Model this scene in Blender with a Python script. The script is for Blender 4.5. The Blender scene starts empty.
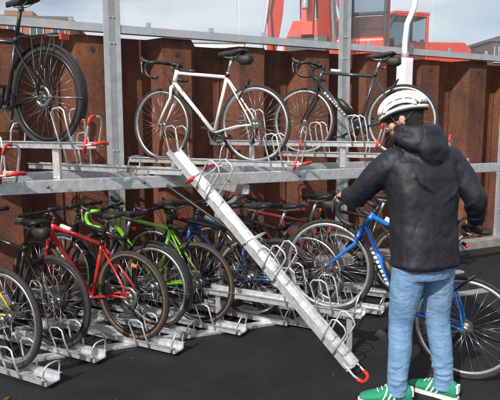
import bpy, math, random
from mathutils import Vector, Matrix, Quaternion
random.seed(7)
V=Vector
sc=bpy.context.scene
sc.view_settings.view_transform='Standard'; sc.view_settings.look='None'; sc.view_settings.exposure=0

# ------------------------------------------------------------------ materials
def mat(name,col,rough=0.5,metal=0.0,var=0.0,vscale=20,bump=0.0,bscale=60,coat=0.0,col2=None,stretch=(1,1,1),spec=0.5):
    m=bpy.data.materials.new(name); m.use_nodes=True
    nt=m.node_tree; b=nt.nodes['Principled BSDF']
    b.inputs['Base Color'].default_value=(*col,1); b.inputs['Roughness'].default_value=rough
    b.inputs['Metallic'].default_value=metal; b.inputs['Specular IOR Level'].default_value=spec
    if coat: b.inputs['Coat Weight'].default_value=coat; b.inputs['Coat Roughness'].default_value=0.08
    tc=nt.nodes.new('ShaderNodeTexCoord'); mp=nt.nodes.new('ShaderNodeMapping'); mp.inputs['Scale'].default_value=stretch
    nt.links.new(tc.outputs['Object'],mp.inputs['Vector'])
    if var or col2:
        n=nt.nodes.new('ShaderNodeTexNoise'); n.inputs['Scale'].default_value=vscale; n.inputs['Detail'].default_value=6; n.inputs['Roughness'].default_value=.65
        nt.links.new(mp.outputs[0],n.inputs['Vector'])
        r=nt.nodes.new('ShaderNodeValToRGB'); r.color_ramp.elements[0].position=.3; r.color_ramp.elements[1].position=.7
        c2=col2 if col2 else tuple(min(1,c*(1+var)) for c in col)
        c1=col if col2 else tuple(c*(1-var) for c in col)
        r.color_ramp.elements[0].color=(*c1,1); r.color_ramp.elements[1].color=(*c2,1)
        nt.links.new(n.outputs['Fac'],r.inputs[0]); nt.links.new(r.outputs[0],b.inputs['Base Color'])
        mr=nt.nodes.new('ShaderNodeMapRange'); mr.inputs[3].default_value=max(0,rough-.12); mr.inputs[4].default_value=min(1,rough+.12)
        nt.links.new(n.outputs['Fac'],mr.inputs[0]); nt.links.new(mr.outputs[0],b.inputs['Roughness'])
    if bump:
        n2=nt.nodes.new('ShaderNodeTexNoise'); n2.inputs['Scale'].default_value=bscale; n2.inputs['Detail'].default_value=5
        nt.links.new(mp.outputs[0],n2.inputs['Vector'])
        bp=nt.nodes.new('ShaderNodeBump'); bp.inputs['Strength'].default_value=bump; bp.inputs['Distance'].default_value=.02
        nt.links.new(n2.outputs['Fac'],bp.inputs['Height']); nt.links.new(bp.outputs[0],b.inputs['Normal'])
    return m

GALV=mat('galvanised_steel',(.66,.68,.70),.30,.62,.22,28)
GALV2=mat('painted_grey_steel',(.40,.42,.44),.5,.3,.16,9)
TYRE=mat('tyre_rubber',(.022,.02,.02),.75,0,.4,30,.3,200)
TANT=mat('tan_tyre',(.13,.075,.04),.75,0,.3,30)
RIMS=mat('rim_silver',(.68,.68,.69),.25,.9,.08,30)
RIMB=mat('rim_black',(.03,.03,.032),.3,.5)
SPOKE=mat('spoke_steel',(.6,.6,.62),.3,.95)
BLK=mat('black_plastic',(.018,.018,.02),.45,0,.3,40)
SADM=mat('saddle_vinyl',(.02,.019,.019),.5,0,.3,50,.2,300)
CHAIN=mat('chain_steel',(.2,.19,.18),.4,.85,.3,80)
RED=mat('red_plastic_sleeve',(.58,.035,.02),.42,0,.2,30)
ORG=mat('orange_reflector',(.9,.2,.02),.3)

def rust():
    m=bpy.data.materials.new('weathered_rust'); m.use_nodes=True; nt=m.node_tree; b=nt.nodes['Principled BSDF']
    N=nt.nodes.new; L=nt.links.new
    tc=N('ShaderNodeTexCoord')
    def noise(scale,stretch,det=8,rough=.7):
        mp=N('ShaderNodeMapping'); mp.inputs['Scale'].default_value=stretch; L(tc.outputs['Object'],mp.inputs['Vector'])
        n=N('ShaderNodeTexNoise'); n.inputs['Scale'].default_value=scale; n.inputs['Detail'].default_value=det; n.inputs['Roughness'].default_value=rough
        L(mp.outputs[0],n.inputs['Vector']); return n
    a=noise(2.6,(1,1,.7),10,.75); s=noise(3.2,(1.6,1.6,.16),9,.7); f=noise(38,(1,1,1),6,.7)
    r=N('ShaderNodeValToRGB'); e=r.color_ramp.elements
    e[0].position=.36; e[0].color=(.022,.012,.010,1); e[1].position=.70; e[1].color=(.36,.135,.055,1)
    k=e.new(.45); k.color=(.075,.028,.016,1); k=e.new(.55); k.color=(.155,.052,.024,1)
    mx=N('ShaderNodeMix'); mx.data_type='FLOAT'; mx.inputs[0].default_value=.42
    L(a.outputs['Fac'],mx.inputs[2]); L(s.outputs['Fac'],mx.inputs[3])
    mx2=N('ShaderNodeMix'); mx2.data_type='FLOAT'; mx2.inputs[0].default_value=.28
    L(mx.outputs[0],mx2.inputs[2]); L(f.outputs['Fac'],mx2.inputs[3])
    L(mx2.outputs[0],r.inputs[0])
    g=noise(4.5,(1,1,.5),12,.8); rg=N('ShaderNodeValToRGB'); rg.color_ramp.elements[0].position=.58; rg.color_ramp.elements[1].position=.72
    rg.color_ramp.elements[1].color=(.55,.55,.55,1)
    L(g.outputs['Fac'],rg.inputs[0])
    mc=N('ShaderNodeMix'); mc.data_type='RGBA'; mc.inputs[7].default_value=(.22,.15,.12,1)
    L(rg.outputs[0],mc.inputs[0]); L(r.outputs[0],mc.inputs[6]); L(mc.outputs[2],b.inputs['Base Color'])
    b.inputs['Roughness'].default_value=.85
    bp=N('ShaderNodeBump'); bp.inputs['Strength'].default_value=.6; bp.inputs['Distance'].default_value=.012
    L(f.outputs['Fac'],bp.inputs['Height']); L(bp.outputs[0],b.inputs['Normal'])
    return m
RUST=rust()

def asphalt():
    m=bpy.data.materials.new('asphalt'); m.use_nodes=True; nt=m.node_tree; b=nt.nodes['Principled BSDF']
    N=nt.nodes.new; L=nt.links.new
    tc=N('ShaderNodeTexCoord')
    n=N('ShaderNodeTexNoise'); n.inputs['Scale'].default_value=1.3; n.inputs['Detail'].default_value=9; n.inputs['Roughness'].default_value=.7; L(tc.outputs['Object'],n.inputs[0])
    v=N('ShaderNodeTexVoronoi'); v.inputs['Scale'].default_value=95; L(tc.outputs['Object'],v.inputs['Vector'])
    v2=N('ShaderNodeTexNoise'); v2.inputs['Scale'].default_value=120; v2.inputs['Detail'].default_value=4; L(tc.outputs['Object'],v2.inputs[0])
    r=N('ShaderNodeValToRGB'); r.color_ramp.elements[0].position=.35; r.color_ramp.elements[0].color=(.007,.0075,.010,1)
    r.color_ramp.elements[1].position=.7; r.color_ramp.elements[1].color=(.020,.020,.023,1); L(n.outputs['Fac'],r.inputs[0])
    sp=N('ShaderNodeValToRGB'); sp.color_ramp.elements[0].position=.60; sp.color_ramp.elements[1].position=.70; sp.color_ramp.elements[1].color=(.6,.6,.6,1)
    L(v2.outputs['Fac'],sp.inputs[0])
    mx=N('ShaderNodeMix'); mx.data_type='RGBA'; mx.inputs[7].default_value=(.09,.088,.085,1)
    L(sp.outputs[0],mx.inputs[0]); L(r.outputs[0],mx.inputs[6]); L(mx.outputs[2],b.inputs['Base Color'])
    mr=N('ShaderNodeMapRange'); mr.inputs[3].default_value=.6; mr.inputs[4].default_value=.95; L(n.outputs['Fac'],mr.inputs[0]); L(mr.outputs[0],b.inputs['Roughness'])
    b.inputs['Specular IOR Level'].default_value=.3
    bp=N('ShaderNodeBump'); bp.inputs['Strength'].default_value=.8; bp.inputs['Distance'].default_value=.006
    L(v.outputs['Distance'],bp.inputs['Height']); L(bp.outputs[0],b.inputs['Normal'])
    return m
ASPH=asphalt()

def glass(name='fence_glass',tint=(.95,.97,.98),dust=.05):
    m=bpy.data.materials.new(name); m.use_nodes=True; nt=m.node_tree; nt.nodes.clear(); N=nt.nodes.new; L=nt.links.new
    o=N('ShaderNodeOutputMaterial'); t=N('ShaderNodeBsdfTransparent'); t.inputs[0].default_value=(*tint,1)
    g=N('ShaderNodeBsdfGlossy'); g.inputs['Roughness'].default_value=.02
    d=N('ShaderNodeBsdfDiffuse'); d.inputs[0].default_value=(.8,.82,.84,1)
    lw=N('ShaderNodeLayerWeight'); lw.inputs[0].default_value=.15
    tc=N('ShaderNodeTexCoord'); n=N('ShaderNodeTexNoise'); n.inputs['Scale'].default_value=2.5; n.inputs['Detail'].default_value=6; L(tc.outputs['Object'],n.inputs[0])
    mu=N('ShaderNodeMath'); mu.operation='MULTIPLY'; mu.inputs[1].default_value=dust*2; L(n.outputs['Fac'],mu.inputs[0])
    m1=N('ShaderNodeMixShader'); m2=N('ShaderNodeMixShader')
    L(lw.outputs['Fresnel'],m1.inputs[0]); L(t.outputs[0],m1.inputs[1]); L(g.outputs[0],m1.inputs[2])
    L(mu.outputs[0],m2.inputs[0]); L(m1.outputs[0],m2.inputs[1]); L(d.outputs[0],m2.inputs[2]); L(m2.outputs[0],o.inputs[0])
    return m
GLASS=glass()

# ------------------------------------------------------------------ mesh builder
class MB:
    def __init__(s): s.v=[];s.f=[];s.m=[];s.sm=[];s.mats=[];s.M=Matrix.Identity(4)
    def mi(s,m):
        if m not in s.mats: s.mats.append(m)
        return s.mats.index(m)
    def add(s,vs,fs,m,smooth=True):
        o=len(s.v); s.v+= [tuple(s.M@V(p)) for p in vs]; k=s.mi(m)
        for f in fs: s.f.append(tuple(i+o for i in f)); s.m.append(k); s.sm.append(smooth)
    def tube(s,pts,r,m,n=8,closed=False,sc2=1.0,ref=None):
        pts=[V(p) for p in pts]; k=len(pts)
        rs=r if isinstance(r,(list,tuple)) else [r]*k
        T=[]
        for i in range(k):
            if closed: t=pts[(i+1)%k]-pts[i-1]
            else: t=pts[min(i+1,k-1)]-pts[max(i-1,0)]
            T.append(t.normalized())
        a=V(ref) if ref else (V((0,0,1)) if abs(T[0].z)<.9 else V((1,0,0)))
        nrm=(a-T[0]*a.dot(T[0])).normalized(); vs=[];fs=[]
        for i in range(k):
            if i: nrm=(T[i-1].rotation_difference(T[i])@nrm); nrm=(nrm-T[i]*nrm.dot(T[i])).normalized()
            bn=T[i].cross(nrm)
            for j in range(n):
                an=2*math.pi*j/n
                vs.append(pts[i]+nrm*math.cos(an)*rs[i]+bn*math.sin(an)*rs[i]*sc2)
        kk=k if closed else k-1
        for i in range(kk):
            for j in range(n):
                fs.append((i*n+j,i*n+(j+1)%n,((i+1)%k)*n+(j+1)%n,((i+1)%k)*n+j))
        if not closed: fs.append(tuple(range(n))[::-1]); fs.append(tuple((k-1)*n+j for j in range(n)))
        s.add(vs,fs,m)
    def revolve(s,prof,c,m,n=40,smooth=True,axis='y'):
        vs=[];fs=[];k=len(prof)
        for i in range(n):
            an=2*math.pi*i/n
            for (r,a) in prof:
                if axis=='y': vs.append((c[0]+r*math.cos(an),c[1]+a,c[2]+r*math.sin(an)))
                elif axis=='z': vs.append((c[0]+r*math.cos(an),c[1]+r*math.sin(an),c[2]+a))
        for i in range(n):
            for j in range(k):
                fs.append((i*k+j,i*k+(j+1)%k,((i+1)%n)*k+(j+1)%k,((i+1)%n)*k+j))
        s.add(vs,fs,m,smooth)
    def torus(s,c,R,r,m,n=48,k=8):
        s.revolve([(R+r*math.cos(2*math.pi*j/k),r*math.sin(2*math.pi*j/k)) for j in range(k)],c,m,n)
    def disc(s,c,R,w,m,n=24,hole=.003):
        s.revolve([(hole,-w/2),(R,-w/2),(R,w/2),(hole,w/2)],c,m,n,False)
    def box(s,c,sz,m,rot=None):
        R=rot if rot else Matrix.Identity(3); c=V(c)
        vs=[c+R@V((x*sz[0]/2,y*sz[1]/2,z*sz[2]/2)) for x in(-1,1) for y in(-1,1) for z in(-1,1)]
        fs=[(0,1,3,2),(4,6,7,5),(0,4,5,1),(2,3,7,6),(0,2,6,4),(1,5,7,3)]
        s.add(vs,fs,m,False)
    def beam(s,a,b,w,h,m,up=(0,0,1)):
        a=V(a);b=V(b);x=(b-a);L=x.length;x.normalize();y=V(up).cross(x).normalized();z=x.cross(y)
        R=Matrix((x,y,z)).transposed(); s.box((a+b)/2,(L,w,h),m,R)
    def ell(s,c,r,m,n=16,k=10,R=None):
        c=V(c);R=R or Matrix.Identity(3);vs=[c+R@V((0,0,r[2]))];fs=[]
        for i in range(1,k):
            ph=math.pi*i/k
            for j in range(n):
                t=2*math.pi*j/n; vs.append(c+R@V((r[0]*math.sin(ph)*math.cos(t),r[1]*math.sin(ph)*math.sin(t),r[2]*math.cos(ph))))
        vs.append(c+R@V((0,0,-r[2])))
        for j in range(n): fs.append((0,1+j,1+(j+1)%n)); fs.append((len(vs)-1,1+(k-2)*n+(j+1)%n,1+(k-2)*n+j))
        for i in range(k-2):
            for j in range(n): fs.append((1+i*n+j,1+(i+1)*n+j,1+(i+1)*n+(j+1)%n,1+i*n+(j+1)%n))
        s.add(vs,fs,m)
    def loft(s,secs,m,n=20,p=2.0,smooth=True):
        vs=[];fs=[]
        for (c,u,w,ru,rw) in secs:
            c=V(c);u=V(u);w=V(w)
            for j in range(n):
                t=2*math.pi*j/n; ct=math.cos(t);st=math.sin(t)
                vs.append(c+u*ru*math.copysign(abs(ct)**(2/p),ct)+w*rw*math.copysign(abs(st)**(2/p),st))
        k=len(secs)
        for i in range(k-1):
            for j in range(n): fs.append((i*n+j,i*n+(j+1)%n,(i+1)*n+(j+1)%n,(i+1)*n+j))
        fs.append(tuple(range(n))[::-1]); fs.append(tuple((k-1)*n+j for j in range(n)))
        s.add(vs,fs,m,smooth)
    def poly(s,outline,c,ax_x,ax_y,depth,m):
        c=V(c);X=V(ax_x);Y=V(ax_y);Z=X.cross(Y).normalized();k=len(outline)
        vs=[c+X*a+Y*b-Z*depth/2 for a,b in outline]+[c+X*a+Y*b+Z*depth/2 for a,b in outline]
        fs=[tuple(range(k))[::-1],tuple(range(k,2*k))]+[(i,(i+1)%k,k+(i+1)%k,k+i) for i in range(k)]
        s.add(vs,fs,m,False)
    def build(s,name,parent=None,bevel=0,inv=None):
        me=bpy.data.meshes.new(name); me.from_pydata(s.v,[],s.f)
        for m in s.mats: me.materials.append(m)
        me.polygons.foreach_set('material_index',s.m); me.polygons.foreach_set('use_smooth',s.sm); me.update()
        o=bpy.data.objects.new(name,me); sc.collection.objects.link(o)
        if parent:
            o.parent=parent
            if inv: o.matrix_parent_inverse=Matrix.Translation(-V(parent.location))
        if bevel:
            b=o.modifiers.new('bevel','BEVEL'); b.width=bevel; b.segments=2; b.limit_method='ANGLE'; b.angle_limit=math.radians(50)
        return o
def grp(name,loc=(0,0,0)):
    e=bpy.data.objects.new(name,None); e.location=loc; e.empty_display_size=.1; sc.collection.objects.link(e); return e

# ------------------------------------------------------------------ bicycles
def bike(name,pos,heading,fc,kind='road',tw=.0125,pitch=0,steer=0,saddle_h=.95,rim=RIMS,tape=BLK,guards=False,rack=False,bag=False,disc=False,
         tyre=TYRE,roll=0,fork=None,bottle=False,size=.0,slope=0.0,crank=20,accent=None,wall=None,letters=False):
    R=.335+tw*.4
    fr=mat(name+'_paint',fc,.3,.12,.10,12,coat=.45)
    fk=mat(name+'_fork_paint',fork,.3,.1,coat=.5) if fork else fr
    ac=mat(name+'_decal',accent,.35) if accent else None
    e=grp(name)
    h=V((heading[0],heading[1],0)).normalized(); lft=V((-h.y,h.x,0))
    fx=h*math.cos(pitch)+V((0,0,math.sin(pitch))); up=fx.cross(lft)
    B=Matrix((fx,lft,up)).transposed().to_4x4()
    B=B@Matrix.Rotation(roll,4,'X')
    axle=V(pos)+V((0,0,R))
    e.matrix_world=Matrix.Translation(axle)@B@Matrix.Translation((0,0,-R))
    ra=V((0,0,R)); bb=V((.41,0,.272)); fa=V((.99,0,R)); hd=V((-.292,0,.956))
    st_len=.50+size-slope
    st=bb+V((-.285,0,.958))*st_len; crown=V((.99-.043,0,R-.013))+hd*(R+.035)
    hb=crown+hd*.012; ht=hb+hd*(.13+size)
    sad=bb+V((-.285,0,.958))*((saddle_h-.272)/.958)
    f=MB()
    f.tube([st-V((0,0,.02)),ht-hd*.03],.0155 if kind=='road' else .017,fr,12)
    f.tube([bb,hb+hd*.03],.019,fr,12)
    f.tube([bb,st+V((-.285,0,.958))*.02],.0155,fr,12)
    f.tube([hb,ht],.0205,fr,12); f.tube([ht,ht+hd*.02],.022,BLK,12); f.tube([hb-hd*.008,hb+hd*.004],.022,BLK,12)
    for sy in(-1,1):
        f.tube([st+V((.003,sy*.012,-.03)),ra+V((.06,sy*.045,.1)),ra+V((0,sy*.062,0))],[.008,.0075,.007],fr,7)
        f.tube([bb+V((-.02,sy*.02,0)),ra+V((.15,sy*.045,-.01)),ra+V((0,sy*.062,0))],[.011,.009,.008],fr,7)
        f.box(ra+V((.004,sy*.062,0)),(.035,.006,.03),CHAIN)
    f.tube([bb+V((0,-.035,0)),bb+V((0,.035,0))],.021,CHAIN,12)
    f.tube([st-V((-.285,0,.958))*.02,st+V((-.285,0,.958))*.015],.019,BLK,10)
    f.tube([st,sad-V((0,0,.03))],.0136,BLK if rim==RIMB else RIMS,10)
    if ac:
        d=(hb-bb); dn=d.normalized(); d2=(ht-st)
        if letters:
            t=.30
            for i in range(9):
                w_=random.choice((.018,.024,.03)); a_=bb+d*t; f.tube([a_,a_+dn*w_],.0194,ac,12); t+=(w_+.010)/d.length
        else:
            f.tube([bb+d*.36,bb+d*.66],.0197,ac,12)
        f.tube([st+d2*.64,st+d2*.84],.0163 if kind=='road' else .0176,ac,12)
    f.tube([ht+V((.03,.02,-.01)),ht+V((.05,.03,-.09)),ht+V((-.03,.02,-.12)),bb+(hb-bb)*.6+V((0,.0,-.028)),bb+V((0,0,-.03))],.0025,BLK,5)
    if bottle:
        d=(hb-bb).normalized(); n=V((-d.z,0,d.x)); c0=bb+d*.16+n*.05
        f.tube([c0,c0+d*.14,c0+d*.15,c0+d*.17,c0+d*.18,c0+d*.2],[.036,.036,.03,.03,.014,.012],BLK,12)
        f.tube([c0+d*.02-n*.035,c0+d*.02+n*.04,c0+d*.1+n*.042],.003,SPOKE,5)
    if not disc:
        f.tube([st*.45+ra*.55+V((.03,.035,.0)),ra+V((.07,.025,R*.99)),ra+V((.04,0,R+.045)),ra+V((.07,-.025,R*.99))],.007,BLK,6)
    f.build('frame',e)
    s=MB(); c=sad
    prof=[(.145,.008,.012,-.012),(.135,.018,.018,-.004),(.09,.021,.02,.0),(.04,.026,.022,.0),(-.01,.040,.024,.0),(-.06,.062,.024,.006),(-.1,.070,.022,.012),(-.125,.064,.016,.014),(-.135,.045,.008,.012)]
    s.loft([(c+V((x,0,z)),(0,1,0),(0,0,1),w,hh) for x,w,hh,z in prof],SADM,16,2.6)
    for sy in(-1,1): s.tube([c+V((.1,sy*.01,-.01)),c+V((.05,sy*.02,-.035)),c+V((-.04,sy*.02,-.035)),c+V((-.1,sy*.035,-.01))],.0035,SPOKE,6)
    s.tube([c+V((0,0,-.06)),c+V((0,0,-.03))],.019,CHAIN,8)
    if bag:
        s.loft([(c+V((-.05,0,-.05)),(0,1,0),(0,0,1),.03,.022),(c+V((-.09,0,-.06)),(0,1,0),(0,0,1),.042,.045),(c+V((-.16,0,-.062)),(0,1,0),(0,0,1),.042,.042),(c+V((-.185,0,-.06)),(0,1,0),(0,0,1),.03,.03)],SADM,14,3)
    if random.random()<.5:
        s.tube([sad+V((.0,-.0,-.11)),sad+V((-.03,0,-.115))],.012,BLK,8); s.tube([sad+V((-.03,0,-.115)),sad+V((-.045,0,-.117))],.016,RED,10)
    s.build('saddle',e)
    def wheel(mb,c,rear):
        mb.torus(c,R-tw,tw,tyre,64,8)
        if wall: mb.revolve([(R-tw*1.9-.004,-tw*.8),(R-tw*1.2,-tw*1.03),(R-tw*1.2,tw*1.03),(R-tw*1.9-.004,tw*.8)],c,wall,64)
        rr=R-2*tw+.002
        mb.revolve([(rr,-.010),(rr,.010),(rr-.018,.0095),(rr-.025,.004),(rr-.025,-.004),(rr-.018,-.0095)],c,rim,64)
        mb.tube([V(c)+V((0,-.05,0)),V(c)+V((0,.05,0))],.011,CHAIN,10)
        for sy in(-1,1): mb.tube([V(c)+V((0,sy*.027,0)),V(c)+V((0,sy*.031,0))],.024,RIMS,12)
        n=28; ph=random.random()
        for i in range(n):
            a=2*math.pi*(i+ph)/n; sy=1 if i%2 else -1; da=.9*(1 if (i//2)%2 else -1)
            p=V(c)+V((math.cos(a+da)*.021,sy*.029,math.sin(a+da)*.021)); q=V(c)+V((math.cos(a)*(rr-.022),0,math.sin(a)*(rr-.022)))
            mb.tube([p,q],.0012,SPOKE,3)
        if random.random()<.3:
            an=random.random()*6.28
            mb.box(V(c)+V((math.cos(an)*(rr-.07),0,math.sin(an)*(rr-.07))),(.05,.008,.022),ORG,Matrix.Rotation(-an-1.57,3,'Y'))
        an=random.random()*6.28
        mb.tube([V(c)+V((math.cos(an)*(rr-.02),0,math.sin(an)*(rr-.02))),V(c)+V((math.cos(an)*(rr-.065),0,math.sin(an)*(rr-.065)))],.003,BLK,5)
        if disc: mb.revolve([(.045,.04),(.08,.04),(.08,.042),(.045,.042)],c,CHAIN,28)
    w=MB(); wheel(w,ra,True)
    for k in range(7): w.disc((0,-.034-.0035*k,R),.045-.004*k,.0018,CHAIN,20)
    w.build('rear_wheel',e)
    d=MB(); cr=V((bb.x,-.052,bb.z))
    d.revolve([(.082,-.0015),(.1,-.0015),(.1,.0015),(.082,.0015)],cr,CHAIN,40,False)
    for k in range(5):
        a=k*2*math.pi/5; d.tube([cr,cr+V((math.cos(a)*.085,0,math.sin(a)*.085))],.008,BLK,6)
    ca=math.radians(crank); cv=V((math.cos(ca),0,math.sin(ca)))*.172
    for sy,sg in((-1,1),(1,-1)):
        p0=bb+V((0,sy*.062,0)); p1=p0+cv*sg+V((0,sy*.012,0)); d.tube([p0,p1],[.014,.011],CHAIN if sy<0 else RIMB,8)
        d.box(p1+V((0,sy*.06,0)),(.085,.085,.02),BLK); d.tube([p1,p1+V((0,sy*.08,0))],.007,CHAIN,6)
    for sz in(1,-1):
        d.tube([cr+V((0,0,sz*.098)),V((0,-.045,R+sz*.04-(.02 if sz<0 else 0)))],.0045,CHAIN,4)
    d.tube([V((0,-.05,R-.03)),V((.02,-.055,R-.09)),V((.045,-.055,R-.15))],[.012,.009,.009],BLK,7)
    d.disc((.02,-.055,R-.08),.02,.006,BLK,14); d.disc((.045,-.055,R-.15),.02,.006,BLK,14)
    d.build('drivetrain',e)
    T=Matrix.Translation(crown)@Matrix.Rotation(steer,4,hd)@Matrix.Translation(-crown)
    w=MB(); w.M=T; wheel(w,fa,False); w.build('front_wheel',e)
    g=MB(); g.M=T
    g.tube([crown+V((0,-.035,-.0)),crown+V((0,.035,-.0))],.017,fk,10)
    for sy in(-1,1):
        if kind=='mtb':
            g.tube([crown+V((0,sy*.055,.03)),crown+V((0,sy*.055,0))-hd*.17],.017,fk,10); g.tube([crown+V((0,sy*.055,0))-hd*.16,fa+V((0,sy*.055,0))],.021,BLK,10)
        else: g.tube([crown+V((0,sy*.036,.004)),crown+V((.005,sy*.045,-.1)),crown*.35+fa*.65+V((-.015,sy*.05,0)),fa+V((0,sy*.052,0))],[.015,.014,.011,.008],fk,8)
    if not disc: g.tube([crown+V((.02,.03,-.06)),crown+V((.03,.02,.01)),crown+V((.04,-.02,.01)),crown+V((.035,-.03,-.06))],.007,BLK,6)
    top=ht+hd*.045; g.tube([ht,top+hd*.01],.0165,BLK,10)
    cl=top+V((.1,0,.012)) if kind=='road' else top+V((.06,0,.05))
    g.tube([top,cl],.0155,BLK,10)
    if kind=='road':
        for sy in(-1,1):
            pts=[(0,0,0),(0,.1,0),(0,.165,0),(.012,.192,0),(.04,.207,-.002),(.075,.21,-.006),(.1,.21,-.028),(.108,.212,-.066),(.09,.214,-.105),(.05,.216,-.13),(0,.218,-.136),(-.035,.218,-.137)]
            P=[cl+V((a,b*sy,c)) for a,b,c in pts]
            g.tube(P[:3],.0145,RIMB,8); g.tube(P[2:],.0158,tape,9)
            g.tube([cl+V((.055,sy*.21,.0)),cl+V((.095,sy*.211,.008)),cl+V((.13,sy*.212,.02)),cl+V((.147,sy*.212,.045)),cl+V((.15,sy*.212,.055))],[.016,.019,.018,.015,.008],BLK,9)
            g.tube([cl+V((.135,sy*.213,.02)),cl+V((.148,sy*.216,-.02)),cl+V((.135,sy*.222,-.08)),cl+V((.125,sy*.226,-.10))],[.008,.007,.007,.006],RIMS if tape!=BLK else CHAIN,6,sc2=1.5)
            g.tube([cl+V((.12,sy*.2,.01)),cl+V((.13,sy*.12,.03)),cl+V((.06,sy*.03,-.03)),crown+V((.03,0,.03))],.0024,BLK,5)
    else:
        g.tube([cl+V((-.03,-.29,.01)),cl+V((-.01,-.12,.005)),cl,cl+V((-.01,.12,.005)),cl+V((-.03,.29,.01))],.0115,BLK,8)
        for sy in(-1,1):
            g.tube([cl+V((-.03,sy*.3,.01)),cl+V((-.022,sy*.18,.008))],.017,BLK,9)
            g.tube([cl+V((.0,sy*.16,.0)),cl+V((.05,sy*.19,-.02)),cl+V((.03,sy*.27,-.03))],.006,RIMS,6)
            g.tube([cl+V((.02,sy*.16,.0)),cl+V((.09,sy*.1,.03)),cl+V((.07,0,-.05)),crown+V((.03,0,.03))],.0026,BLK,5)
    g.build('handlebar_and_fork',e)
    if guards:
        for c,a0,a1,TT,nm in((ra,math.radians(35),math.radians(205),Matrix.Identity(4),'rear_mudguard'),(fa,math.radians(20),math.radians(170),T,'front_mudguard')):
            q=MB(); q.M=TT; k=22; RR=R+.018; secs=[]
            for i in range(k+1):
                a=a0+(a1-a0)*i/k; rd=V((math.cos(a),0,math.sin(a))); secs.append((c+rd*RR,V((0,1,0)),rd,.026,.003))
            q.loft(secs,BLK,10,2); 
            for sy in(-1,1): q.tube([c+V((0,sy*.06,0)),c+V((math.cos(a1-.4)*RR,sy*.026,math.sin(a1-.4)*RR))],.0025,SPOKE,4)
            q.build(nm,e)
    if rack:
        q=MB(); z=R*2+.07
        for sy in(-1,1):
            q.tube([(.2,sy*.05,z),(-.18,sy*.05,z)],.006,BLK,6); 
            for xx in(.06,-.05,-.14): q.tube([(xx,sy*.05,z),(.0,sy*.075,R+.02)],.005,BLK,6)
        for xx in(.18,.08,-.02,-.17): q.tube([(xx,-.05,z),(xx,.05,z)],.005,BLK,6)
        q.box((-.2,0,z-.02),(.02,.07,.04),RED); q.build('luggage_rack',e)
    return e

D=V((-.88,.47,0)).normalized(); S=V((-D.y,D.x,0))
upper=[
 dict(pos=(-1.42,3.90,1.485),fc=(.012,.012,.014),kind='city',tw=.019,guards=True,rack=True,disc=True,rim=RIMB,saddle_h=1.0,crank=-60),
 dict(pos=(.04,4.77,1.305),fc=(.80,.80,.79),kind='road',bag=True,tape=BLK,crank=15,accent=(.03,.03,.035),rim=RIMS,steer=-.05,size=.02,letters=True),
 dict(pos=(1.42,5.22,1.345),fc=(.035,.045,.06),kind='road',bag=True,rim=RIMS,crank=150,fork=(.02,.02,.025),accent=(.5,.5,.5),bottle=True,size=.03,letters=True),
]
lower=[
 dict(pos=(-1.60,3.47,.035),fc=(.62,.42,.03),kind='city',tw=.019,rim=RIMS,saddle_h=.92,crank=40),
 dict(pos=(-1.40,3.82,.035),fc=(.016,.016,.02),kind='city',tw=.019,rim=RIMB,saddle_h=.90,crank=75,slope=.04,bag=True),
 dict(pos=(-.875,3.97,.035),fc=(.58,.02,.022),kind='city',tw=.019,rim=RIMB,saddle_h=.93,crank=130,disc=True,slope=.03,wall=TANT,accent=(.7,.7,.7),letters=True),
 dict(pos=(-.76,4.23,.035),fc=(.02,.02,.025),kind='city',tw=.017,rim=RIMS,saddle_h=.90,crank=20,slope=.05,guards=True),
 dict(pos=(-.42,4.33,.035),fc=(.15,.43,.02),kind='road',tw=.015,tape=mat('green_bar_tape',(.2,.62,.04),.6),rim=RIMB,saddle_h=.98,crank=10,fork=(.02,.02,.02),accent=(.02,.02,.02),steer=.12,size=.03,wall=TANT),
 dict(pos=(.0,4.50,.035),fc=(.018,.018,.02),kind='road',tw=.014,rim=RIMS,saddle_h=.93,crank=100,accent=(.5,.06,.03)),
 dict(pos=(.24,4.43,.035),fc=(.02,.08,.26),kind='mtb',tw=.022,rim=RIMB,saddle_h=.94,crank=60,disc=True,slope=.05,accent=(.6,.6,.62)),
 dict(pos=(.50,4.66,.035),fc=(.03,.03,.035),kind='city',tw=.018,rim=RIMS,saddle_h=.90,crank=5,slope=.05,rack=True),
 dict(pos=(.78,4.80,.035),fc=(.20,.02,.04),kind='road',tw=.015,rim=RIMS,saddle_h=.97,crank=-20,guards=True,bag=True,wall=TANT),
 dict(pos=(1.45,5.02,.035),fc=(.02,.02,.02),kind='city',tw=.018,rim=RIMS,saddle_h=.95,crank=30,rack=True),
]
for k in upper+lower:
    j=random.uniform(-.02,.02); hd=(D.x+j,D.y+j)
    bike('bicycle',k.pop('pos'),hd,roll=random.uniform(-.03,.03),**k)
bike('bicycle',(1.38,3.40,0),(-.865,.5),(.015,.17,.64),'road',pitch=math.radians(17),rim=RIMS,saddle_h=.965,crank=100,tw=.014,accent=(.75,.78,.8),bottle=True,steer=.03,size=.01,letters=True)

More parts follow.
